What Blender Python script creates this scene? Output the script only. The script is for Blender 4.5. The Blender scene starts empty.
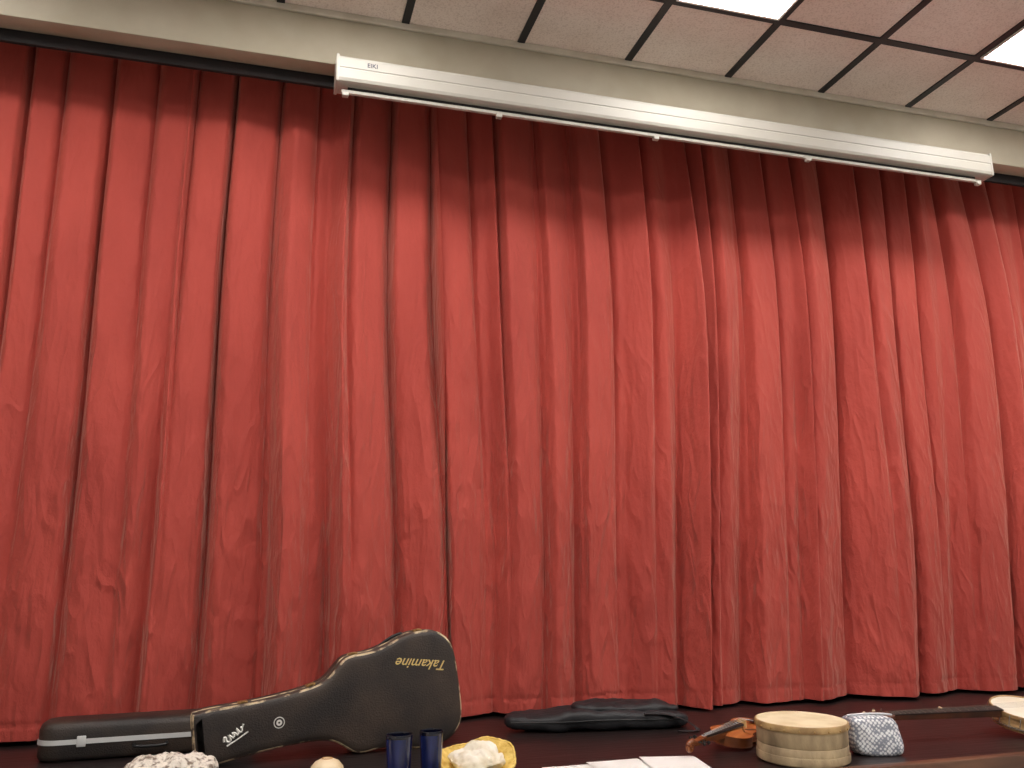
import bpy, bmesh, math, random
import numpy as np
from mathutils import Vector, Matrix, noise
random.seed(4); rng=np.random.RandomState(7)
scene=bpy.context.scene
COL=scene.collection
try:
    scene.view_settings.view_transform='Standard'
except Exception as e: print(e)

# ------------------------------------------------------------ materials
def srgb(r,g,b):
    f=lambda c:(c/255/12.92) if c/255<=.04045 else ((c/255+.055)/1.055)**2.4
    return (f(r),f(g),f(b),1)
def mat(name,c,rough=.6,metal=0,c2=None,nscale=8,bump=0,bscale=40,sheen=0,trans=0,coat=0,emis=0,stretch=(1,1,1),contrast=(.35,.65)):
    m=bpy.data.materials.new(name); m.use_nodes=True
    nt=m.node_tree; b=nt.nodes['Principled BSDF']
    b.inputs['Base Color'].default_value=c
    b.inputs['Roughness'].default_value=rough; b.inputs['Metallic'].default_value=metal
    b.inputs['Sheen Weight'].default_value=sheen
    b.inputs['Transmission Weight'].default_value=trans
    b.inputs['Coat Weight'].default_value=coat
    tc=nt.nodes.new('ShaderNodeTexCoord'); mp=nt.nodes.new('ShaderNodeMapping')
    mp.inputs['Scale'].default_value=stretch
    nt.links.new(tc.outputs['Object'],mp.inputs['Vector'])
    if c2 is not None:
        n=nt.nodes.new('ShaderNodeTexNoise'); n.inputs['Scale'].default_value=nscale; n.inputs['Detail'].default_value=5
        r=nt.nodes.new('ShaderNodeValToRGB'); r.color_ramp.elements[0].position=contrast[0]; r.color_ramp.elements[1].position=contrast[1]
        r.color_ramp.elements[0].color=c; r.color_ramp.elements[1].color=c2
        nt.links.new(mp.outputs[0],n.inputs['Vector']); nt.links.new(n.outputs['Fac'],r.inputs[0]); nt.links.new(r.outputs[0],b.inputs['Base Color'])
    if bump:
        n=nt.nodes.new('ShaderNodeTexNoise'); n.inputs['Scale'].default_value=bscale; n.inputs['Detail'].default_value=4
        bp=nt.nodes.new('ShaderNodeBump'); bp.inputs['Strength'].default_value=bump; bp.inputs['Distance'].default_value=.01
        nt.links.new(mp.outputs[0],n.inputs['Vector']); nt.links.new(n.outputs['Fac'],bp.inputs['Height']); nt.links.new(bp.outputs[0],b.inputs['Normal'])
    if emis:
        b.inputs['Emission Color'].default_value=c; b.inputs['Emission Strength'].default_value=emis
    return m

def curtain_mat():
    m=bpy.data.materials.new('red_curtain_fabric'); m.use_nodes=True
    nt=m.node_tree; b=nt.nodes['Principled BSDF']; L=nt.links
    b.inputs['Roughness'].default_value=.75; b.inputs['Specular IOR Level'].default_value=.35
    b.inputs['Sheen Weight'].default_value=.35
    b.inputs['Sheen Roughness'].default_value=.5
    b.inputs['Sheen Tint'].default_value=srgb(255,200,180)
    tc=nt.nodes.new('ShaderNodeTexCoord')
    def mapn(s,rot=(0,0,0)):
        mp=nt.nodes.new('ShaderNodeMapping'); mp.inputs['Scale'].default_value=s; mp.inputs['Rotation'].default_value=rot
        L.new(tc.outputs['Object'],mp.inputs['Vector']); return mp
    def noi(mp,scale,detail,rough=.55,dist=0,typ='FBM'):
        n=nt.nodes.new('ShaderNodeTexNoise'); n.noise_type=typ
        n.inputs['Scale'].default_value=scale; n.inputs['Detail'].default_value=detail; n.inputs['Roughness'].default_value=rough; n.inputs['Distortion'].default_value=dist
        L.new(mp.outputs[0],n.inputs['Vector']); return n
    n1=noi(mapn((1,1,.45)),3,5)
    r=nt.nodes.new('ShaderNodeValToRGB'); r.color_ramp.elements[0].position=.3; r.color_ramp.elements[1].position=.7
    r.color_ramp.elements[0].color=srgb(164,60,51); r.color_ramp.elements[1].color=srgb(182,72,61)
    L.new(n1.outputs['Fac'],r.inputs[0]); L.new(r.outputs[0],b.inputs['Base Color'])
    def mth(op,a,bb=0):
        n=nt.nodes.new('ShaderNodeMath'); n.operation=op
        for i,v in enumerate((a,bb)):
            if isinstance(v,(int,float)): n.inputs[i].default_value=v
            else: L.new(v,n.inputs[i])
        return n.outputs[0]
    def crease(mp,scale,dist):
        n=noi(mp,scale,2,.5,dist)
        a=mth('ABSOLUTE',mth('SUBTRACT',n.outputs['Fac'],.5))
        return mth('SUBTRACT',1,mth('MINIMUM',mth('MULTIPLY',a,10),1))
    c1=crease(mapn((1,1,.22),(0,.3,0)),5.5,.5)
    c2=crease(mapn((1,1,.28),(0,-.4,0)),9,.4)
    c3=noi(mapn((1,1,.5)),20,4,.6,.2)
    c4=noi(mapn((1,1,.22)),6,3,.5,.4)
    h=mth('ADD',mth('MULTIPLY',c1,.4),mth('MULTIPLY',c2,.28))
    h=mth('ADD',h,mth('MULTIPLY',c3.outputs['Fac'],.6))
    h=mth('ADD',h,mth('MULTIPLY',c4.outputs['Fac'],1.1))
    sx=nt.nodes.new('ShaderNodeSeparateXYZ'); L.new(tc.outputs['Object'],sx.inputs[0])
    mr=nt.nodes.new('ShaderNodeMapRange'); mr.inputs['From Min'].default_value=2.8; mr.inputs['From Max'].default_value=.9
    mr.inputs['To Min'].default_value=.2; mr.inputs['To Max'].default_value=1
    L.new(sx.outputs['Z'],mr.inputs['Value'])
    bp=nt.nodes.new('ShaderNodeBump'); bp.inputs['Distance'].default_value=.022
    L.new(mr.outputs[0],bp.inputs['Strength']); L.new(h,bp.inputs['Height']); L.new(bp.outputs[0],b.inputs['Normal'])
    return m

# ------------------------------------------------------------ helpers
def mesh_obj(name,verts,faces,m=None,parent=None,smooth=False,kind=None,angle=None):
    me=bpy.data.meshes.new(name); me.from_pydata([tuple(v) for v in verts],[],faces); me.update()
    o=bpy.data.objects.new(name,me); COL.objects.link(o)
    if m: me.materials.append(m)
    bm=bmesh.new(); bm.from_mesh(me); bmesh.ops.recalc_face_normals(bm,faces=bm.faces); bm.to_mesh(me); bm.free()
    if smooth:
        for p in me.polygons: p.use_smooth=True
        if angle:
            try: me.set_sharp_from_angle(angle=math.radians(angle))
            except Exception: pass
    if parent: o.parent=parent
    if kind: o['kind']=kind
    return o
def thing(name,label,cat,loc=(0,0,0),rot=(0,0,0),group=None):
    e=bpy.data.objects.new(name,None); COL.objects.link(e); e.location=loc; e.rotation_euler=rot
    e.empty_display_size=.05; e['label']=label; e['category']=cat
    if group: e['group']=group
    return e
def box(name,lo,hi,m,parent=None,bevel=0,kind=None,seg=2):
    bm=bmesh.new(); bmesh.ops.create_cube(bm,size=1)
    for v in bm.verts:
        v.co=Vector([(lo[i]+hi[i])/2+v.co[i]*(hi[i]-lo[i]) for i in range(3)])
    if bevel: bmesh.ops.bevel(bm,geom=bm.edges[:],offset=bevel,segments=seg,affect='EDGES',profile=.5)
    me=bpy.data.meshes.new(name); bm.to_mesh(me); bm.free()
    me.materials.append(m); o=bpy.data.objects.new(name,me); COL.objects.link(o)
    if parent: o.parent=parent
    if kind: o['kind']=kind
    if bevel:
        for p in me.polygons:p.use_smooth=True
        try: me.set_sharp_from_angle(angle=math.radians(40))
        except Exception: pass
    return o
def slab(name,outline,layers,m,parent=None,smooth=True,angle=50):
    """outline: closed loop 2D (x,y); layers: (z, inset)"""
    n=len(outline); P=[Vector(p) for p in outline]; N=[]
    area=sum(P[i].x*P[(i+1)%n].y-P[(i+1)%n].x*P[i].y for i in range(n))
    s=1 if area>0 else -1
    for i in range(n):
        t=(P[(i+1)%n]-P[i-1]); N.append(Vector((t.y,-t.x)).normalized()*s)
    V=[];F=[]
    for z,ins in layers:
        for i in range(n):
            q=P[i]-N[i]*ins; V.append((q.x,q.y,z))
    for k in range(len(layers)-1):
        for i in range(n):
            a=k*n+i;b=k*n+(i+1)%n; F.append((a,b,b+n,a+n))
    F.append(tuple(range(n))); F.append(tuple((len(layers)-1)*n+i for i in range(n)))
    return mesh_obj(name,V,F,m,parent,smooth,angle=angle)
def catmull(pts,k=8):
    out=[]; n=len(pts)
    for i in range(n-1):
        p0=pts[max(i-1,0)];p1=pts[i];p2=pts[i+1];p3=pts[min(i+2,n-1)]
        for j in range(k):
            t=j/k
            out.append(tuple(.5*((2*p1[d])+(-p0[d]+p2[d])*t+(2*p0[d]-5*p1[d]+4*p2[d]-p3[d])*t*t+(-p0[d]+3*p1[d]-3*p2[d]+p3[d])*t**3) for d in range(len(p1))))
    out.append(tuple(pts[-1])); return out
def mirror_outline(half,k=6):
    h=catmull(half,k); up=[(a,max(b,0)) for a,b in h]
    return up+[(a,-b) for a,b in reversed(up[1:-1])]
def lathe(name,prof,m,parent=None,n=48,smooth=True,angle=40,loc=None,wob=None,ring=False):
    V=[];F=[]
    for r,z in prof:
        for i in range(n):
            a=2*math.pi*i/n
            rr,zz=(r,z) if wob is None else wob(r,z,a)
            V.append((rr*math.cos(a),rr*math.sin(a),zz))
    K=len(prof)
    for k in range(K if ring else K-1):
        for i in range(n):
            a=k*n+i;b=k*n+(i+1)%n;k2=((k+1)%K-k)*n;F.append((a,b,b+k2,a+k2))
    if not ring:
        F.append(tuple(range(n))); F.append(tuple((K-1)*n+i for i in range(n)))
    o=mesh_obj(name,V,F,m,parent,smooth,angle=angle)
    if loc: o.location=loc
    return o
def tube(name,pts,r,m,parent=None,n=8,k=6,flat=1.0):
    P=[Vector(p) for p in (catmull(pts,k) if len(pts)>2 else pts)]
    V=[];F=[]
    for i,p in enumerate(P):
        t=(P[min(i+1,len(P)-1)]-P[max(i-1,0)]).normalized()
        up=Vector((0,0,1)) if abs(t.z)<.95 else Vector((1,0,0))
        s=t.cross(up).normalized(); u=s.cross(t)
        rr=r(i/(len(P)-1)) if callable(r) else r
        for j in range(n):
            a=2*math.pi*j/n; V.append(p+s*math.cos(a)*rr+u*math.sin(a)*rr*flat)
    for i in range(len(P)-1):
        for j in range(n):
            a=i*n+j;b=i*n+(j+1)%n;F.append((a,b,b+n,a+n))
    F.append(tuple(range(n)));F.append(tuple((len(P)-1)*n+j for j in range(n)))
    return mesh_obj(name,V,F,m,parent,True,angle=60)
def text(name,s,size,m,parent,mtx,shear=0,ext=.0006,bold=0):
    c=bpy.data.curves.new(name,'FONT'); c.body=s; c.size=size; c.shear=shear; c.extrude=ext; c.align_x='CENTER'; c.align_y='CENTER'; c.offset=bold
    t=bpy.data.objects.new(name+'_tmp',c); COL.objects.link(t)
    dg=bpy.context.evaluated_depsgraph_get(); dg.update()
    me=bpy.data.meshes.new_from_object(t.evaluated_get(dg)); me.name=name
    bpy.data.objects.remove(t); me.materials.clear(); me.materials.append(m)
    o=bpy.data.objects.new(name,me); COL.objects.link(o); o.parent=parent; o.matrix_local=mtx
    return o
def blob(name,size,m,parent=None,p=2.0,amp=0,freq=6,seg=64,rings=32,flatb=True,ridge=False,seed=0,loc=(0,0,0),rot=(0,0,0),warp=None):
    V=[];F=[]
    sg=lambda x,e: math.copysign(abs(x)**e,x)
    e=2/p
    for i in range(rings+1):
        th=-math.pi/2+math.pi*i/rings
        for j in range(seg):
            ph=2*math.pi*j/seg
            v=Vector((sg(math.cos(th),e)*sg(math.cos(ph),e)*size[0]/2,sg(math.cos(th),e)*sg(math.sin(ph),e)*size[1]/2,sg(math.sin(th),e)*size[2]/2))
            if amp:
                q=v*freq+Vector((seed,seed*1.7,0))
                if ridge: d=(noise.ridged_multi_fractal(q,1,2,4,1,2)-1.2)*amp
                else: d=noise.fractal(q,1,2,4)*amp
                nrm=Vector((v.x/size[0]**2,v.y/size[1]**2,v.z/size[2]**2)).normalized() if v.length>0 else Vector((0,0,1))
                v=v+nrm*d
            v.z+=size[2]/2
            if warp: v=Vector(warp(v))
            if flatb: v.z=max(v.z,.001)
            V.append(v)
    for i in range(rings):
        for j in range(seg):
            a=i*seg+j;b=i*seg+(j+1)%seg;F.append((a,b,b+seg,a+seg))
    o=mesh_obj(name,V,F,m,parent,True)
    bm=bmesh.new(); bm.from_mesh(o.data); bmesh.ops.remove_doubles(bm,verts=bm.verts,dist=1e-5); bmesh.ops.recalc_face_normals(bm,faces=bm.faces)
    for f in bm.faces: f.smooth=True
    bm.to_mesh(o.data); bm.free()
    o.location=loc; o.rotation_euler=rot
    return o
def copy_part(o,parent,loc,rot=None):
    c=o.copy(); COL.objects.link(c); c.parent=parent; c.location=loc
    if rot: c.rotation_euler=rot
    return c

# ------------------------------------------------------------ camera
CAMZ=.70
cd=bpy.data.cameras.new('camera'); cam=bpy.data.objects.new('camera',cd); COL.objects.link(cam); scene.camera=cam
fw=Vector((.2732,.9376,.215)).normalized(); up=Vector((-.0498,-.2094,.9766)); up=(up-fw*up.dot(fw)).normalized(); rt=fw.cross(up)
M=Matrix((( rt.x,up.x,-fw.x,0),(rt.y,up.y,-fw.y,0),(rt.z,up.z,-fw.z,CAMZ),(0,0,0,1)))
cam.matrix_world=M; cd.sensor_width=36; cd.lens=850/1024*36; cd.clip_start=.05

# ------------------------------------------------------------ room
X0,X1=-4.0,7.5; YB=4.9; YF=-4.0; ZC=CAMZ+2.72; ZH=-.9; YS=2.80
m_wall=mat('painted_wall',srgb(226,222,214),.8,c2=srgb(216,210,200),nscale=3)
m_beam=mat('cream_painted_beam',srgb(172,163,144),.65,c2=srgb(156,146,126),nscale=2.5,bump=.1,bscale=6)
m_floor=mat('hall_floor',srgb(200,195,187),.5,c2=srgb(186,180,170),nscale=4)
m_stage=mat('dark_stage_boards',srgb(22,16,16),.38,c2=srgb(40,29,28),nscale=5,bump=.25,bscale=14,stretch=(.4,3,1),contrast=(.3,.75))
m_stagefr=mat('stage_front',srgb(60,40,30),.6,c2=srgb(45,30,24))
box('floor',(X0,YS,-.06),(X1,YB,0),m_stage,kind='structure')
box('wall_stage',(X0,YS+.03,ZH),(X1,YS+.08,-.06),m_stagefr,kind='structure')
box('trim_1',(X0,YS-.035,-.07),(X1,YS+.015,.004),mat('stage_nosing_wood',srgb(108,74,54),.4,c2=srgb(78,52,40),nscale=6,stretch=(.5,4,4)),kind='structure',bevel=.008)
box('floor.001',(X0,YF,ZH-.1),(X1,YS+.03,ZH),m_floor,kind='structure')
box('wall_back',(X0,YB,ZH),(X1,YB+.1,ZC+.1),mat('dark_backstage_wall',srgb(50,38,36),.8,c2=srgb(40,30,28)),kind='structure')
box('wall_left',(X0-.1,YF,ZH),(X0,YB,ZC+.1),m_wall,kind='structure')
box('wall_right',(X1,YF,ZH),(X1+.1,YB,ZC+.1),m_wall,kind='structure')
YBM=3.82; ZB=CAMZ+2.435
box('trim_2',(X0,YBM,ZB),(X1,YBM+.11,ZC),m_beam,kind='structure',bevel=.006)
box('shade_strip',(X0,YBM+.115,ZB-.055),(X1,YBM+.135,ZC),mat('black_shade_gap',srgb(26,16,15),.9,c2=srgb(18,12,12)),kind='structure')  # added black strip: stands in for shadow behind the beam, shades curtain top
box('trim_3',(X0,YBM-.018,ZC-.035),(X1,YBM,ZC),mat('ceiling_edge_trim',srgb(200,193,178),.5,c2=srgb(186,177,160)),kind='structure',bevel=.003)
T=.61; GX0=.567; GY0=3.29
m_tile=bpy.data.materials.new('speckled_ceiling_tile'); m_tile.use_nodes=True
nt=m_tile.node_tree; b=nt.nodes['Principled BSDF']; b.inputs['Roughness'].default_value=.9
tc=nt.nodes.new('ShaderNodeTexCoord')
n=nt.nodes.new('ShaderNodeTexNoise'); n.inputs['Scale'].default_value=120; n.inputs['Detail'].default_value=3
n2=nt.nodes.new('ShaderNodeTexNoise'); n2.inputs['Scale'].default_value=1.6; n2.inputs['Detail'].default_value=3
r=nt.nodes.new('ShaderNodeValToRGB'); r.color_ramp.elements[0].position=.30; r.color_ramp.elements[1].position=.52
r.color_ramp.elements[0].color=srgb(212,196,187); r.color_ramp.elements[1].color=srgb(236,224,216)
r2=nt.nodes.new('ShaderNodeValToRGB'); r2.color_ramp.elements[0].position=.3; r2.color_ramp.elements[1].position=.7
r2.color_ramp.elements[0].color=srgb(236,228,223); r2.color_ramp.elements[1].color=(1,1,1,1)
mx=nt.nodes.new('ShaderNodeMix'); mx.data_type='RGBA'; mx.blend_type='MULTIPLY'; mx.inputs[0].default_value=1
nt.links.new(tc.outputs['Object'],n.inputs['Vector']); nt.links.new(tc.outputs['Object'],n2.inputs['Vector'])
nt.links.new(n.outputs['Fac'],r.inputs[0]); nt.links.new(n2.outputs['Fac'],r2.inputs[0]); nt.links.new(r.outputs[0],mx.inputs[6]); nt.links.new(r2.outputs[0],mx.inputs[7])
nt.links.new(mx.outputs[2],b.inputs['Base Color'])
bp=nt.nodes.new('ShaderNodeBump'); bp.inputs['Strength'].default_value=.2; bp.inputs['Distance'].default_value=.003
nt.links.new(n.outputs['Fac'],bp.inputs['Height']); nt.links.new(bp.outputs[0],b.inputs['Normal'])
m_bar=mat('dark_ceiling_grid',srgb(24,22,26),.5)
V=[];F=[];MI=[]
def addbox(lo,hi,mi):
    k=len(V)
    for z in (lo[2],hi[2]):
        for y in (lo[1],hi[1]):
            for x in (lo[0],hi[0]): V.append((x,y,z))
    for f in ((0,2,3,1),(4,5,7,6),(0,1,5,4),(2,6,7,3),(0,4,6,2),(1,3,7,5)):
        F.append(tuple(k+i for i in f)); MI.append(mi)
addbox((X0,YF,ZC),(X1,YB,ZC+.08),0)
BW=.0195
k=math.ceil((X0-GX0)/T)
while GX0+k*T<X1:
    x=GX0+k*T; addbox((x-BW,YF,ZC-.008),(x+BW,YBM-.019,ZC),1); k+=1
y=GY0
while y>YF:
    addbox((X0,y-BW,ZC-.0085),(X1,y+BW,ZC),1); y-=T
ce=mesh_obj('ceiling',V,F,m_tile,kind='structure'); ce.data.materials.append(m_bar)
for p,mi in zip(ce.data.polygons,MI): p.material_index=mi
m_panel=mat('light_diffuser',(1,.975,.94,1),.5,emis=24)
m_frame=mat('white_metal_frame',srgb(235,232,225),.4)
for row in (0,3,6):
    for kx in (-4,-1,2,5,8):
        cx=GX0+(kx+.5)*T; cy=GY0-(row+.5)*T
        L=thing('ceiling_light','square recessed fluorescent ceiling light panel in dark grid','ceiling light',(cx,cy,ZC-.012),group='square ceiling light panels')
        a=T/2-.020
        box('diffuser',(-a+.012,-a+.012,-.004),(a-.012,a-.012,.008),m_panel,L)
        mesh_obj('frame',[(-a,-a,-.006),(a,-a,-.006),(a,a,-.006),(-a,a,-.006),(-a+.012,-a+.012,-.006),(a-.012,-a+.012,-.006),(a-.012,a-.012,-.006),(-a+.012,a-.012,-.006),
            (-a,-a,.01),(a,-a,.01),(a,a,.01),(-a,a,.01)],[(0,1,5,4),(1,2,6,5),(2,3,7,6),(3,0,4,7),(0,1,9,8),(1,2,10,9),(2,3,11,10),(3,0,8,11)],m_frame,L)
w=bpy.data.worlds.new('world'); scene.world=w; w.use_nodes=True
w.node_tree.nodes['Background'].inputs[0].default_value=(1,.98,.96,1); w.node_tree.nodes['Background'].inputs[1].default_value=.45

# ------------------------------------------------------------ curtain
m_cur=curtain_mat()
H=3.41
top_v=[-2.6,-2.38,-2.14,-1.93,-1.7,-1.47,-1.23,-1.066,-.846,-.637,-.435,-.241,-.012,.184,.376,.584,.791,1.017,1.169,1.417,1.625,1.833,2.072,2.383,2.496,2.714,2.93,3.123,3.38,3.629,3.838,4.035,4.263,4.487,4.7,4.93,5.16,5.37,5.6,5.83,6.05,6.3,6.6]
bot_v=[-2.6,-2.2,-1.85,-1.5,-1.2,-.851,-.507,-.267,.032,.304,.643,.887,1.144,1.394,1.564,1.84,2.114,2.237,2.485,2.823,3.12,3.539,3.84,4.188,4.5,4.85,5.2,5.6,5.95,6.3,6.6]
sk=[-2.6,-1.0,-.27,.887,1.5,2.237,3.54,4.2,6.6]; sv=[0,0,.02,-.09,0,.146,.3,.34,.34]
shift=lambda s:np.interp(s,sk,sv)
ss=np.linspace(-2.6,6.6,4000); xt=ss+shift(ss)
top_s=np.interp(top_v,xt,ss)
def cell(s,vals):
    vals=np.array(vals); i=np.clip(np.searchsorted(vals,s,side='right')-1,0,len(vals)-2)
    t=(s-vals[i])/(vals[i+1]-vals[i]); t=np.clip(t,0,1)
    return t,vals[i+1]-vals[i],i
def n2d(x,z,row,fx,fz):
    q=z*fz+100; i=np.floor(q).astype(int); f=q-i; f=f*f*(3-2*f)
    qx=x*fx+1000; ix=np.floor(qx).astype(int); g=qx-ix; g=g*g*(3-2*g)
    def h(a_,b_): 
        v=np.sin(a_*127.1+b_*311.7+row*74.7)*43758.5453; return (v-np.floor(v))*2-1
    return (h(ix,i)*(1-g)+h(ix+1,i)*g)*(1-f)+(h(ix,i+1)*(1-g)+h(ix+1,i+1)*g)*f
def blur(d,sig):
    k=int(sig*3)+1; w_=np.exp(-.5*(np.arange(-k,k+1)/sig)**2); w_/=w_.sum()
    P=np.pad(d,((0,0),(k,k)),mode='edge'); o=np.zeros_like(d)
    for j,wj in enumerate(w_): o+=wj*P[:,j:j+d.shape[1]]
    return o
ta=.07+.05*rng.rand(60); tp=.10+.18*rng.rand(60)
flip=rng.rand(60)<.35; tp[flip]=1-tp[flip]
ba=.08+.12*rng.rand(60); bp_=.12+.22*rng.rand(60)
flip=rng.rand(60)<.45; bp_[flip]=1-bp_[flip]
def saw(t,p):
    a=np.clip(t/p,0,1); b_=np.clip((1-t)/(1-p),0,1)
    return np.minimum(a,b_)
def curtain(name,s0,s1,yoff,label,edge_l=0,edge_r=0):
    nx=int((s1-s0)*260); nz=340
    S=np.linspace(s0,s1,nx)[None,:].repeat(nz,0); Z=(np.linspace(0,1,nz)**.95)[:,None].repeat(nx,1)
    z=Z; low=np.clip(1-z*1.0,0,1)
    wob=.05*n2d(S,z,1,1.7,1.4)*np.sin(np.pi*z)
    Sw=S+wob
    tt,wt,it=cell(Sw,top_s)
    tb,wb,ib=cell(Sw,bot_v)
    st=saw(tt,tp[it]); pt=ta[it]*(.55*st**.9+.45*(1-np.abs(2*tt-1)**5))
    sb=saw(tb,bp_[ib]); pb=ba[ib]*(.78*sb**1.0+.22*(1-np.abs(2*tb-1)**3))
    pt=blur(pt,1.2); pb=blur(pb,2.2)
    wtop=np.clip((z-.06)/.66,0,1)**.9
    wbot=1-np.clip((z-.28)/.72,0,1)**1.2*.80
    d=pt*(.30*(1-wtop)+1.0*wtop)+pb*wbot*(1-.15*(1-z)**4)
    d+=.028*n2d(Sw,z,5,5,.7)*(1-.5*z)+.012*n2d(Sw+.1*z,z,6,11,1.1)*(1-.4*z)
    def ridge(row,fx,fz,sl):
        v=n2d(S+sl*z*3.3,z*3.3,row,fx,fz); return (1-np.abs(v))**2
    cr=(ridge(11,9,1.5,.15)+ridge(12,12,1.9,-.22)+.6*ridge(13,20,3,.16)+.6*ridge(14,24,3.6,-.16))
    d+=.0050*cr*(.15+.85*low**1.0)
    X=S+shift(S)*z
    X+=-(.04*wb*np.sin(2*np.pi*tb)*wbot)-.06*wt*np.sin(2*np.pi*tt)*wtop
    fo=.13*(1-z)*np.clip((S-1.2)/2.0,0,1)
    Y=4.31+yoff-d-fo+.07*np.clip((z-.62)/.38,0,1)**1.5
    Y=np.where(Y<4.095-fo,4.095-fo+(Y-4.095+fo)*.4,Y)
    if edge_r: 
        e=np.clip((S-(s1-.07))/.07,0,1); Y=Y-.06*edge_r*e*(1-.3*z)
    if edge_l:
        e=np.clip(((s0+.07)-S)/.07,0,1); Y=Y+.03*edge_l*e
    ZZ=.018+z*(H-.018)
    ZZ=ZZ-(1-z)**12*.03*(d-.12)+ (1-z)**14*.006*n2d(S,z,9,2.3,1)
    ZZ=np.clip(ZZ,.004,H)
    hem=np.exp(-((ZZ-.085)/.007)**2)*.006; Y=Y+hem
    V=np.stack([X,Y,ZZ],-1).reshape(-1,3)
    idx=np.arange(nz*nx).reshape(nz,nx)
    q=np.stack([idx[:-1,:-1],idx[:-1,1:],idx[1:,1:],idx[1:,:-1]],-1).reshape(-1,4)
    me=bpy.data.meshes.new('cloth'); me.vertices.add(len(V)); me.vertices.foreach_set('co',V.ravel())
    me.loops.add(q.size); me.loops.foreach_set('vertex_index',q.ravel().astype(np.int32))
    me.polygons.add(len(q)); me.polygons.foreach_set('loop_start',np.arange(0,q.size,4,dtype=np.int32))
    try: me.polygons.foreach_set('loop_total',np.full(len(q),4,dtype=np.int32))
    except Exception: pass
    me.polygons.foreach_set('use_smooth',np.ones(len(q),dtype=bool))
    me.update(calc_edges=True); me.validate(); me.materials.append(m_cur)
    o=bpy.data.objects.new(name,me); COL.objects.link(o); o['label']=label; o['category']='curtain'; o['group']='red stage curtain panels'
    return o
curtain('stage_curtain',-2.6,.905,0,'red pleated stage curtain panel hanging behind the guitar case',edge_r=1)
curtain('stage_curtain',.86,2.235,.03,'red pleated stage curtain panel hanging behind the black soft bag',edge_r=1.3,edge_l=1)
curtain('stage_curtain',2.19,6.6,.03,'red pleated stage curtain panel hanging behind drum and banjo',edge_l=1)

# ------------------------------------------------------------ projector screen housing
m_white=mat('white_enamel',srgb(184,180,171),.5,c2=srgb(174,169,159),nscale=2)
scr=thing('projector_screen','long white retractable projector screen housing below the ceiling beam','projector screen',(0,0,0))
hx0,hx1=.225,4.07; hy=3.68; hz0=CAMZ+2.268; hz1=CAMZ+2.405
pr=[(hy,hz0+.02),(hy+.006,hz0+.006),(hy+.02,hz0),(hy+.12,hz0),(hy+.13,hz0+.01),(hy+.13,hz1-.01),(hy+.12,hz1),(hy+.018,hz1),(hy+.005,hz1-.006),(hy,hz1-.018),(hy,hz0+.075),(hy+.003,hz0+.072),(hy+.003,hz0+.068),(hy,hz0+.065)]
V=[(x,a,c) for x in (hx0+.012,hx1-.012) for a,c in pr]; n=len(pr)
mesh_obj('housing',V,[(i,(i+1)%n,(i+1)%n+n,i+n) for i in range(n)]+[tuple(range(n)),tuple(range(n,2*n))],m_white,scr)
for x in (hx0,hx1-.014): box('end_cap',(x,hy-.002,hz0-.002),(x+.014,hy+.132,hz1+.002),m_white,scr,bevel=.003)
box('weight_bar',(hx0+.03,hy+.045,hz0-.034),(hx1-.05,hy+.062,hz0-.016),m_white,scr,bevel=.004)
box('screen_fabric',(hx0+.06,hy+.0525,hz0-.017),(hx1-.09,hy+.0545,hz0+.002),mat('black_border_cloth',srgb(30,28,28),.8),scr)
for x in (hx0+.035,1.02,1.88,2.81,hx1-.09): box('hook',(x,hy+.04,hz0-.05),(x+.03,hy+.068,hz0-.03),m_white,scr,bevel=.004)
m_steel=mat('bracket_steel',srgb(190,188,180),.4,metal=.6)
box('mounting_rail',(hx0+.05,YBM-.02,hz1-.05),(hx1-.05,YBM-.004,ZB+.012),m_white,scr)
for x in (.45,1.6,2.8,3.85):
    box('mounting_bracket',(x,hy+.06,hz1-.002),(x+.04,YBM-.003,hz1+.006),m_steel,scr)
m_print=mat('dark_print',srgb(70,70,80),.5)
text('maker_mark','EIKI',.031,m_print,scr,Matrix.Translation((.395,hy-.0008,hz1-.040))@Matrix.Rotation(math.pi/2,4,'X'),bold=.0005)

# ------------------------------------------------------------ guitar case
m_case=mat('black_tolex',srgb(34,28,25),.50,c2=srgb(70,56,46),nscale=5,bump=.3,bscale=160,contrast=(.4,.75))
m_bind=mat('worn_binding',srgb(66,52,42),.5,c2=srgb(196,174,140),nscale=20,contrast=(.47,.58))
m_brass=mat('aged_brass',srgb(170,138,88),.4,metal=.8)
m_gold=mat('gold_print',srgb(214,186,118),.45)
m_whitep=mat('white_print',srgb(225,222,215),.5)
m_blackp=mat('black_plastic',srgb(16,16,17),.4)
half=[(0,0),(.002,.10),(.018,.165),(.065,.212),(.135,.228),(.21,.222),(.28,.202),(.33,.190),(.38,.186),(.43,.187),(.465,.178),(.50,.150),(.535,.122),(.575,.106),(.64,.097),(.74,.092),(.84,.092),(.96,.097),(1.025,.096),(1.046,.085),(1.05,0)]
ol=mirror_outline(half,6)
tilt=math.atan2(.228-.097,.86)
gc=thing('guitar_case','black hard-shell acoustic guitar case standing on its side edge before curtain','guitar case',(.815,3.73,0),(0,0,math.radians(7)))
RG=Matrix.Rotation(math.pi/2,4,'X')
ang=tilt
rot=lambda p:(p[0]*math.cos(ang)-p[1]*math.sin(ang),p[0]*math.sin(ang)+p[1]*math.cos(ang))
pr_=[rot((-a,bb)) for a,bb in ol]; zmin=min(p[1] for p in pr_)
outl=[(p[0],p[1]-zmin+.003) for p in pr_]
def L2(a,bb):
    q=rot((-a,bb)); return q[0],q[1]-zmin+.003
lid=slab('lid',outl,[(.014,0),(.054,0),(.061,.003),(.066,.009),(.069,.020),(.070,.035)],m_case,gc); lid.matrix_local=RG
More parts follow.
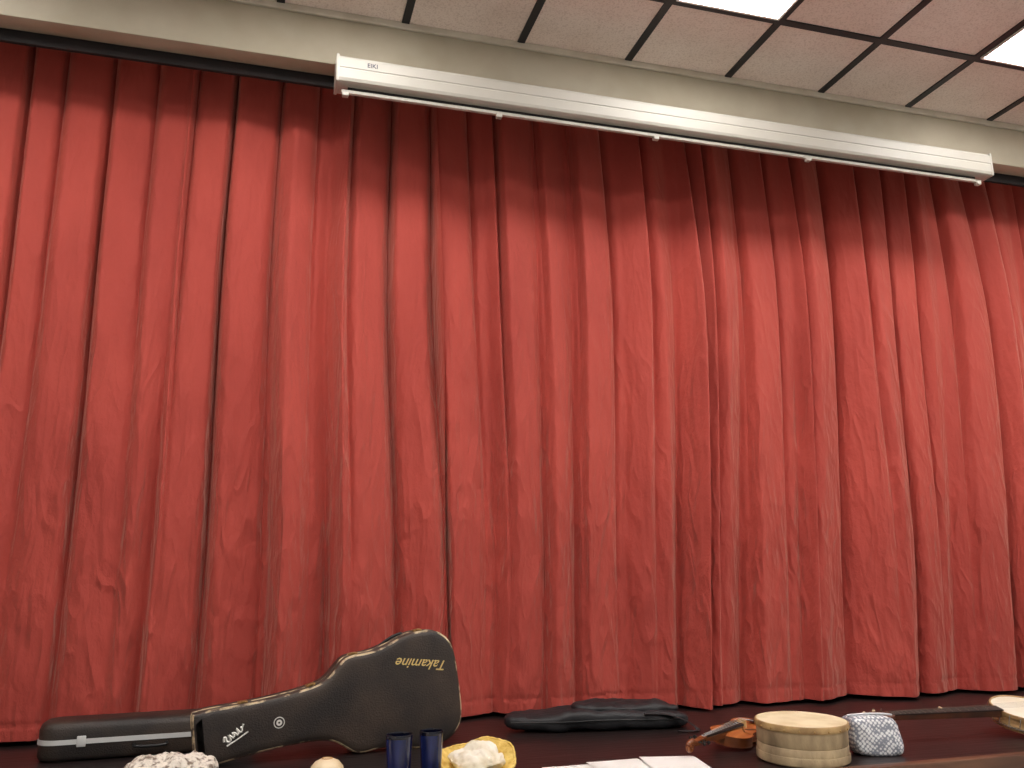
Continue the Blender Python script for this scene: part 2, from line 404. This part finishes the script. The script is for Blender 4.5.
bod=slab('body',outl,[(-.068,.03),(-.064,.010),(-.058,.003),(-.050,0),(.008,0)],m_case,gc); bod.matrix_local=RG
bd=slab('valance',outl,[(.006,-.001),(.0075,-.0028),(.0145,-.0028),(.016,-.001)],m_bind,gc); bd.matrix_local=RG
bd=slab('edge_binding',outl,[(.052,.0005),(.0545,-.0012),(.060,.0012),(.0635,.0045),(.064,.008)],m_bind,gc); bd.matrix_local=RG
HA=[h[0] for h in half]; HB=[h[1] for h in half]
def latch(a,side):
    da=.01; b0=np.interp(a,HA,HB)*side; b1=np.interp(a-da,HA,HB)*side; b2=np.interp(a+da,HA,HB)*side
    p1=L2(a-da,b1);p2=L2(a+da,b2); th=math.atan2(p1[1]-p2[1],p1[0]-p2[0])
    x,z=L2(a,b0)
    o=box('latch',(-.018,-.032,-.003),(.018,.010,.006),m_brass,gc,bevel=.002)
    o.matrix_local=Matrix.Translation((x,0,z))@Matrix.Rotation(-th,4,'Y')
    box('latch_tongue',(-.008,-.040,.003),(.008,-.012,.009),m_brass,o,bevel=.002)
for a in (.03,.14,.42,.60,.86): latch(a,1)
x1,z1=L2(.30,.195);x2,z2=L2(.20,.223)
tube('handle',[(x1,0.01,z1-.006),(x1+.005,0.01,z1+.004),((x1+x2)/2,0.01,(z1+z2)/2+.010),(x2-.005,0.01,z2+.004),(x2,0.01,z2-.006)],.006,m_blackp,gc)
x,z=L2(.150,.10)
text('logo_lettering','Takamine',.056,m_gold,gc,Matrix.Translation((x,-.0705,z))@Matrix.Rotation(.10,4,'Y')@Matrix.Rotation(math.pi/2,4,'X')@Matrix.Rotation(math.pi,4,'Z'),shear=.4,bold=.0003)
x,z=L2(.90,-.005)
scrib=[(-.056,.004),(-.048,.018),(-.040,.014),(-.046,.000),(-.036,-.010),(-.028,-.004),(-.026,.016),(-.020,.002),(-.014,-.006),(-.006,.004),(-.010,.012),(.000,.006),(.004,-.008),(.012,.000),(.014,.018),(.018,-.002),(.026,-.006),(.034,.006),(.030,.010),(.038,.008),(.048,.016)]
ca=.62
tube('sticker_emblem',[(x+.85*(u*math.cos(ca)-v_*math.sin(ca)),-.0705,z+.85*(u*math.sin(ca)+v_*math.cos(ca))) for u,v_ in scrib],.0044,m_whitep,gc,n=6,k=4)
tube('sticker_underline',[(x-.030,-.0705,z-.040),(x+.005,-.0705,z-.020),(x+.045,-.0705,z+.006)],.0032,m_whitep,gc,n=6)
x,z=L2(.74,.0)
s=lathe('round_sticker',[(0.001,0),(.021,0),(.021,.0012),(.001,.0012)],m_whitep,gc,n=32); s.matrix_local=Matrix.Translation((x,-.0696,z))@RG
s=lathe('round_sticker_ring',[(0.001,0),(.0175,0),(.0175,.0012),(.001,.0012)],m_case,gc,n=32); s.matrix_local=Matrix.Translation((x,-.0704,z))@RG
s=lathe('round_sticker_centre',[(.004,0),(.011,0),(.011,.0012),(.004,.0012)],m_whitep,gc,n=24,ring=True); s.matrix_local=Matrix.Translation((x,-.0712,z))@RG

# ------------------------------------------------------------ oblong violin case
m_alu=mat('silver_band_metal',srgb(214,214,212),.45,metal=.25)
vc=thing('violin_case','long black oblong instrument case with silver band, by curtain','instrument case',(-.39,3.955,0),(0,0,math.radians(3)))
def rrect(w,d,r,n=8):
    o=[]
    for cx,cy,a0 in ((w/2-r,d/2-r,0),(-w/2+r,d/2-r,90),(-w/2+r,-d/2+r,180),(w/2-r,-d/2+r,270)):
        for i in range(n+1):
            a=math.radians(a0+90*i/n); o.append((cx+r*math.cos(a),cy+r*math.sin(a)))
    return o
rr=rrect(.82,.20,.075)
slab('base',rr,[(.004,.014),(.008,.005),(.02,0),(.066,0)],m_case,vc)
slab('metal_band',rr,[(.064,-.002),(.064,-.0035),(.082,-.0035),(.082,-.002)],m_alu,vc)
slab('lid',rr,[(.080,0),(.116,0),(.134,.007),(.144,.022),(.148,.05)],m_case,vc)
for x in (-.25,.22): box('latch',(x-.016,-.108,.054),(x+.016,-.101,.094),m_alu,vc,bevel=.002)
tube('handle',[(-.06,-.10,.05),(-.055,-.118,.045),(0,-.123,.043),(.055,-.118,.045),(.06,-.10,.05)],.006,m_blackp,vc)
for x in (-.32,.32):
    box('foot',(x-.012,-.08,0),(x+.012,-.05,.006),m_blackp,vc); box('foot',(x-.012,.05,0),(x+.012,.08,.006),m_blackp,vc)

# ------------------------------------------------------------ crumpled cloth
m_lace=mat('white_knit_cloth',srgb(226,217,204),.9,c2=srgb(130,114,100),nscale=55,bump=.8,bscale=70,contrast=(.48,.64))
cl=blob('crumpled_cloth',(.28,.23,.085),m_lace,None,p=2.2,amp=.034,freq=10,seg=160,rings=80,seed=2,loc=(-.265,3.37,0))
cl['label']='crumpled white lacy knitted cloth lying on the stage floor'; cl['category']='cloth'
m_cream=mat('cream_gourd',srgb(226,206,172),.45,c2=srgb(208,184,144),nscale=12)
mk=thing('shaker','pale cream round-topped gourd shaker standing on the stage','shaker',(.24,3.03,0))
lathe('gourd',[(.012,.0),(.03,.003),(.045,.016),(.056,.04),(.058,.062),(.052,.084),(.038,.100),(.02,.108),(.002,.111)],m_cream,mk)
lathe('cap_ring',[(.014,.1082),(.018,.1082),(.018,.1100),(.014,.1110)],mat('tan_ring',srgb(180,140,90),.5),mk,ring=True)
# ------------------------------------------------------------ blue tumblers
m_blue=mat('cobalt_glass',srgb(26,42,100),.15,c2=srgb(13,19,52),nscale=6,coat=.3,stretch=(4,4,.6))
m_bluer=mat('dark_glass_rim',srgb(12,14,30),.12,coat=.4)
for x,y,lab,sc_ in ((.475,3.03,'dark cobalt blue glass tumbler beside the guitar case',1.12),(.590,3.06,'slimmer dark cobalt blue glass tumbler beside the yellow basket',1.0)):
    g=thing('glass_tumbler',lab,'glass',(x,y,0),group='blue glass tumblers')
    g.scale=(sc_,sc_,1.24)
    lathe('bowl',[(.002,.001),(.030,.0),(.033,.004),(.036,.06),(.040,.128),(.037,.128),(.033,.06),(.029,.012),(.002,.01)],m_blue,g)
    lathe('rim',[(.0366,.127),(.0405,.127),(.0412,.133),(.0402,.137),(.0375,.137),(.0366,.133)],m_bluer,g,ring=True)
# ------------------------------------------------------------ yellow basket
m_yel=mat('yellow_straw',srgb(236,208,120),.8,c2=srgb(206,168,78),nscale=30,bump=.7,bscale=60)
bk=thing('basket','shallow floppy yellow straw basket holding crumpled white cloth','basket',(.765,3.18,.004),(math.radians(14),math.radians(-2),.2))
wv=lambda r,z,a:(r*(1+(.08*math.sin(2*a+1)+.05*math.sin(3*a+2)+.02*math.sin(7*a))*min(1,z/.05)),z+(.014*math.sin(2*a+.7)+.008*math.sin(3*a)+.004*math.sin(8*a+1))*min(1,max(z,0)/.05))
lathe('bowl',[(.002,.001),(.088,.0),(.120,.012),(.134,.030),(.146,.044),(.138,.047),(.124,.034),(.106,.018),(.085,.009),(.002,.008)],m_yel,bk,n=96,wob=wv)
V=[];F=[];n=160;mm=8
for i in range(n):
    a=2*math.pi*i/n
    rb,zb=wv(.143,.047,a)
    for j in range(mm):
        c=2*math.pi*j/mm; r=.005+.001*math.sin(i*math.pi/2+j)
        V.append(((rb+r*math.cos(c))*math.cos(a),(rb+r*math.cos(c))*math.sin(a),zb+r*math.sin(c)))
for i in range(n):
    for j in range(mm): F.append((i*mm+j,((i+1)%n)*mm+j,((i+1)%n)*mm+(j+1)%mm,i*mm+(j+1)%mm))
mesh_obj('rim',V,F,m_yel,bk,True)
m_cloth=mat('white_cloth',srgb(236,230,216),.85,c2=srgb(216,204,178),nscale=16,bump=.3,bscale=30)
bc=blob('crumpled_cloth',(.20,.18,.060),m_cloth,None,p=2,amp=.024,freq=14,seg=128,rings=64,seed=5,loc=(.778,3.185,.018),rot=(math.radians(14),math.radians(-2),0))
bc['label']='crumpled white cloth sitting inside the yellow basket'; bc['category']='cloth'

# ------------------------------------------------------------ black soft bag
m_nyl=mat('black_nylon',srgb(20,20,23),.55,c2=srgb(34,33,36),nscale=10,bump=.5,bscale=18)
bg=thing('soft_bag','long limp black nylon instrument bag lying against the curtain','bag',(1.50,3.84,0),(0,0,math.radians(-9)))
def taper(v):
    x,y,z=v; k=1-.25*max(0,(-x)/.4)**2; zz=z*(1+.12*math.sin(x*9+1))*(1-.10*max(0,x/.4))
    return (x,y*k,zz)
blob('bag_body',(.84,.21,.092),m_nyl,bg,p=3.4,amp=.014,freq=9,seg=140,rings=40,warp=taper)
blob('bag_flap',(.50,.16,.055),m_nyl,bg,p=2.6,amp=.014,freq=10,seg=96,rings=32,seed=3,loc=(.14,.01,.060),rot=(math.radians(4),math.radians(2),math.radians(5)),flatb=False)
tube('zipper',[(-.40,-.08,.046),(-.2,-.104,.046),(0,-.110,.050),(.15,-.110,.048),(.36,-.098,.042)],.0035,m_blackp,bg)
tube('strap',[(.20,-.10,.07),(.30,-.10,.065),(.38,-.115,.04),(.43,-.135,.006),(.40,-.17,.005),(.33,-.165,.005)],.013,mat('black_webbing',srgb(28,28,30),.6),bg,flat=.22)

# ------------------------------------------------------------ violin
m_var=mat('amber_varnish',srgb(186,112,56),.3,c2=srgb(158,86,40),nscale=6,coat=.4,stretch=(1,6,1))
m_varr=mat('dark_varnish',srgb(138,78,40),.3,c2=srgb(104,56,32),nscale=10,coat=.3)
m_ebony=mat('ebony',srgb(26,20,18),.5)
vi=thing('violin','reddish brown violin lying on its back beside the drum','violin',(1.565,3.09,.019),(math.radians(9),0,math.radians(30)))
vh=[(0,0),(.004,.035),(.03,.083),(.075,.103),(.12,.094),(.142,.080),(.15,.066),(.18,.055),(.21,.058),(.232,.068),(.24,.078),(.27,.084),(.31,.078),(.34,.05),(.354,.02),(.356,0)]
vo=[(.60-a,bb) for a,bb in mirror_outline(vh,6)]
slab('ribs',vo,[(.006,.003),(.042,.003)],m_varr,vi,angle=40)
slab('back_plate',vo,[(.001,.03),(.003,.006),(.005,0),(.008,0)],m_varr,vi)
slab('top_plate',vo,[(.041,0),(.044,0),(.046,.006),(.051,.02),(.055,.04)],m_var,vi)
BF=[(0,1,3,2),(4,6,7,5),(0,2,6,4),(1,5,7,3),(0,4,5,1),(2,3,7,6)]
mesh_obj('neck',[(.115,-.012,.038),(.115,.012,.038),(.115,-.012,.052),(.115,.012,.052),(.262,-.016,.03),(.262,.016,.03),(.262,-.017,.055),(.262,.017,.055)],BF,m_varr,vi)
mesh_obj('fingerboard',[(.115,-.012,.052),(.115,.012,.052),(.115,-.011,.058),(.115,.011,.058),(.385,-.019,.064),(.385,.019,.064),(.385,-.016,.070),(.385,.016,.070)],BF,m_ebony,vi)
mesh_obj('pegbox',[(.045,-.010,.03),(.045,.010,.03),(.045,-.010,.046),(.045,.010,.046),(.118,-.012,.036),(.118,.012,.036),(.118,-.012,.056),(.118,.012,.056)],BF,m_varr,vi)
tube('scroll',[(.05,0,.04),(.03,0,.047),(.012,0,.042),(.006,0,.028),(.016,0,.016),(.030,0,.018),(.034,0,.028),(.026,0,.034),(.020,0,.029)],lambda t:.012-.006*t,m_varr,vi,n=10)
for i,x in enumerate((.06,.075,.09,.105)):
    sd=1 if i%2 else -1
    tube('peg',[(x,-sd*.014,.044),(x,sd*.030,.044)],.0030,m_ebony,vi)
    q=lathe('peg_head',[(.002,-.002),(.007,0),(.007,.003),(.002,.005)],m_ebony,vi,n=16); q.location=(x,sd*.035,.044); q.rotation_euler=(0,math.pi/2,0)
mesh_obj('bridge',[(.398,-.022,.052),(.403,-.022,.052),(.403,.022,.052),(.398,.022,.052),(.399,-.018,.080),(.402,-.018,.080),(.402,.018,.080),(.399,.018,.080),(.399,0,.084),(.402,0,.084)],[(0,1,5,4),(1,2,6,9,5),(2,3,7,6),(3,0,4,8,7),(4,5,9,8),(8,9,6,7),(0,3,2,1)],mat('maple_bridge',srgb(205,170,115),.5),vi)
mesh_obj('tailpiece',[(.47,-.016,.064),(.47,.016,.064),(.47,-.016,.069),(.47,.016,.069),(.585,-.007,.053),(.585,.007,.053),(.585,-.007,.058),(.585,.007,.058)],BF,m_ebony,vi)
for i in range(4):
    yy=-.009+.006*i; tube('string',[(.1,yy*.7,.058),(.4,yy*1.8,.083),(.48,yy,.069)],.0006,m_alu,vi,n=5,k=1)
for sd in (1,-1): tube('sound_hole',[(.372,sd*.030,.0535),(.39,sd*.036,.0525),(.405,sd*.041,.0515),(.42,sd*.044,.0508),(.436,sd*.052,.0485)],.0022,m_ebony,vi,flat=.5)

# ------------------------------------------------------------ frame drum
m_skin=mat('goat_skin',srgb(230,215,180),.6,c2=srgb(204,184,142),nscale=9,contrast=(.38,.72))
m_ply=mat('worn_pale_wood',srgb(188,166,130),.65,c2=srgb(138,119,92),nscale=16,stretch=(1,1,.5),contrast=(.36,.70),bump=.4,bscale=30)
m_hoop=mat('worn_wood_hoop',srgb(196,164,112),.5,c2=srgb(146,116,76),nscale=14)
dr=thing('hand_drum','round shallow wooden frame drum with cream skin head','drum',(1.99,2.98,0),(math.radians(1.5),0,.3))
dr.scale=(1,1,1.14)
lathe('shell',[(.150,.002),(.160,.002),(.165,.008),(.165,.052),(.162,.056),(.165,.060),(.165,.118),(.150,.118)],m_ply,dr,n=72,ring=True)
lathe('hoop',[(.164,.104),(.1685,.104),(.1705,.108),(.1705,.119),(.1685,.124),(.164,.125)],m_hoop,dr,n=72,ring=True)
lathe('skin',[(.001,.1245),(.10,.1240),(.155,.1235),(.163,.1252),(.1655,.1235),(.164,.12)],m_skin,dr,n=72)
lathe('lower_hoop',[(.164,.006),(.168,.007),(.169,.012),(.169,.026),(.167,.031),(.164,.031)],m_ply,dr,n=72,ring=True)
tk=None
for i in range(20):
    a=2*math.pi*i/20
    if tk is None: tk=blob('tack',(.007,.007,.007),m_brass,dr,seg=10,rings=6,flatb=False); o=tk
    else: o=copy_part(tk,dr,(0,0,0))
    o.location=(.1705*math.cos(a),.1705*math.sin(a),.108)

# ------------------------------------------------------------ patterned pouch
m_pat=bpy.data.materials.new('grey_white_dotted_fabric'); m_pat.use_nodes=True
nt=m_pat.node_tree; b=nt.nodes['Principled BSDF']; b.inputs['Roughness'].default_value=.8
tc=nt.nodes.new('ShaderNodeTexCoord'); mp=nt.nodes.new('ShaderNodeMapping'); mp.inputs['Rotation'].default_value=(0,.78,0)
v=nt.nodes.new('ShaderNodeTexVoronoi'); v.inputs['Scale'].default_value=80; v.inputs['Randomness'].default_value=.3
r=nt.nodes.new('ShaderNodeValToRGB'); r.color_ramp.elements[0].position=.38; r.color_ramp.elements[1].position=.54
r.color_ramp.elements[0].color=srgb(226,226,226); r.color_ramp.elements[1].color=srgb(136,139,150)
nt.links.new(tc.outputs['Object'],mp.inputs[0]); nt.links.new(mp.outputs[0],v.inputs['Vector']); nt.links.new(v.outputs['Distance'],r.inputs[0]); nt.links.new(r.outputs[0],b.inputs['Base Color'])
po=thing('fabric_pouch','grey and white finely patterned soft fabric pouch beside drum','pouch',(2.305,2.97,0),(0,0,math.radians(-12)))
def lean(v):
    x,y,z=v; return (x-.05*z,y+.12*z,z)
blob('pouch_body',(.195,.12,.140),m_pat,po,p=5.0,amp=.012,freq=11,seg=96,rings=48,warp=lean)
tube('zipper',[(-.095,.015,.139),(-.04,.014,.143),(.03,.016,.143),(.085,.014,.138)],.004,mat('pale_piping',srgb(205,205,208),.6),po)

# ------------------------------------------------------------ banjo
m_chrome=mat('nickel',srgb(215,210,200),.25,metal=.9)
m_fret=mat('dull_fret_wire',srgb(120,115,105),.5,metal=.7)
m_bhead=mat('banjo_skin',srgb(236,229,212),.5,c2=srgb(224,213,190),nscale=8)
m_neck=mat('banjo_neck_wood',srgb(92,50,30),.45,c2=srgb(64,36,24),nscale=10)
m_fb=mat('brown_fingerboard',srgb(44,28,22),.6,c2=srgb(34,22,18),nscale=10)
m_rim=mat('pale_maple_rim',srgb(196,158,110),.4,c2=srgb(164,126,82),nscale=14)
bj=thing('banjo','banjo with cream head and dark neck lying face up','banjo',(3.185,3.11,.034),(math.radians(14),0,math.radians(-3)))
lathe('rim',[(.125,.004),(.134,.004),(.134,.062),(.125,.062)],m_rim,bj,n=64,ring=True)
lathe('tension_hoop',[(.136,.058),(.142,.058),(.143,.072),(.140,.0735),(.136,.072)],m_rim,bj,n=64,ring=True)
lathe('drum_head',[(.001,.069),(.13,.069),(.1365,.0685),(.137,.06)],m_bhead,bj,n=64)
lathe('flange',[(.134,.018),(.150,.020),(.150,.024),(.134,.024)],m_chrome,bj,n=64,ring=True)
hk=None
for i in range(22):
    a=2*math.pi*i/22
    if hk is None: hk=tube('tension_hook',[(.147,0,.018),(.147,0,.05),(.144,0,.068)],.0020,m_chrome,bj,n=6,k=3); o=hk
    else: o=copy_part(hk,bj,(0,0,0))
    o.rotation_euler=(0,0,a+.07)
def prism(name,x0,w0,z0,t0,x1,w1,z1,t1,m):
    return mesh_obj(name,[(x0,-w0,z0),(x0,w0,z0),(x0,-w0,z0+t0),(x0,w0,z0+t0),(x1,-w1,z1),(x1,w1,z1),(x1,-w1,z1+t1),(x1,w1,z1+t1)],BF,m,bj)
prism('neck',-.15,.022,.050,.026,-.67,.015,.058,.020,m_neck)
prism('fingerboard',-.14,.023,.076,.005,-.67,.016,.078,.005,m_fb)
ho=mirror_outline([(0,0),(.003,.022),(.03,.032),(.07,.044),(.11,.040),(.13,.022),(.140,0)],5)
s=slab('headstock',ho,[(0,.002),(.002,0),(.013,0),(.015,.002)],m_neck,bj); s.matrix_local=Matrix.Translation((-.66,0,.068))@Matrix.Rotation(math.radians(-8),4,'Y')@Matrix.Rotation(math.pi,4,'Z')
for i,(dx,sd) in enumerate(((.045,1),(.045,-1),(.09,1),(.09,-1))):
    zz=.072-dx*.14
    tube('tuning_peg',[(-.66-dx,sd*.030,zz),(-.66-dx,sd*.056,zz)],.004,m_chrome,bj)
    k_=blob('peg_button',(.016,.010,.02),m_cream,bj,seg=14,rings=8,flatb=False); k_.location=(-.66-dx,sd*.060,zz-.01)
    tube('tuning_post',[(-.66-dx,sd*.014,zz),(-.66-dx,sd*.014,zz+.03)],.003,m_chrome,bj)
tube('fifth_peg',[(-.40,.018,.075),(-.40,.045,.075)],.005,m_cream,bj)
for i in range(5):
    yy=(-.5+i*.25); tube('string',[(-.67,yy*.022,.086),(.06,yy*.05,.090),(.135,yy*.02,.078)],.00035,m_fret,bj,n=5,k=1)
box('bridge',(.055,-.035,.069),(.061,.035,.089),m_cream,bj)
box('tailpiece',(.10,-.014,.072),(.143,.014,.078),m_chrome,bj,bevel=.002)
for i in range(14):
    x=-.16-.49*(1-.93**(i+1))/(1-.93**15); box('fret',(x-.001,-.016,.0812),(x+.001,.016,.0835),m_fret,bj)

# ------------------------------------------------------------ sheets
m_pap=mat('white_paper',srgb(236,235,231),.7,c2=srgb(226,224,218),nscale=4)
for i,(x,y,a,lab) in enumerate(((.935,2.965,3,'plain white sheet of paper lying beside the basket'),(1.11,2.985,-1,'white paper sheet overlapping another on the stage'),(1.295,3.00,3,'white paper sheet overlapping between two other sheets'),(1.475,2.985,-10,'white paper sheet beside the violin scroll'))):
    V=[];F=[];nx,ny=14,16
    for jj in range(ny):
        for ii in range(nx):
            u=(ii/(nx-1)-.5)*.21; vv=(jj/(ny-1)-.5)*.297
            V.append((u,vv,.002+.0035*i+.002*max(0,-u/.105)**2+.0006*(vv/.15)**2*(1+math.sin(u*20+i))))
    for jj in range(ny-1):
        for ii in range(nx-1):
            q=jj*nx+ii;F.append((q,q+1,q+nx+1,q+nx))
    o=mesh_obj('paper_sheet',V,F,m_pap,None,True); o.location=(x,y,0); o.rotation_euler=(0,0,math.radians(a))
    o['label']=lab;o['category']='paper';o['group']='loose paper sheets'
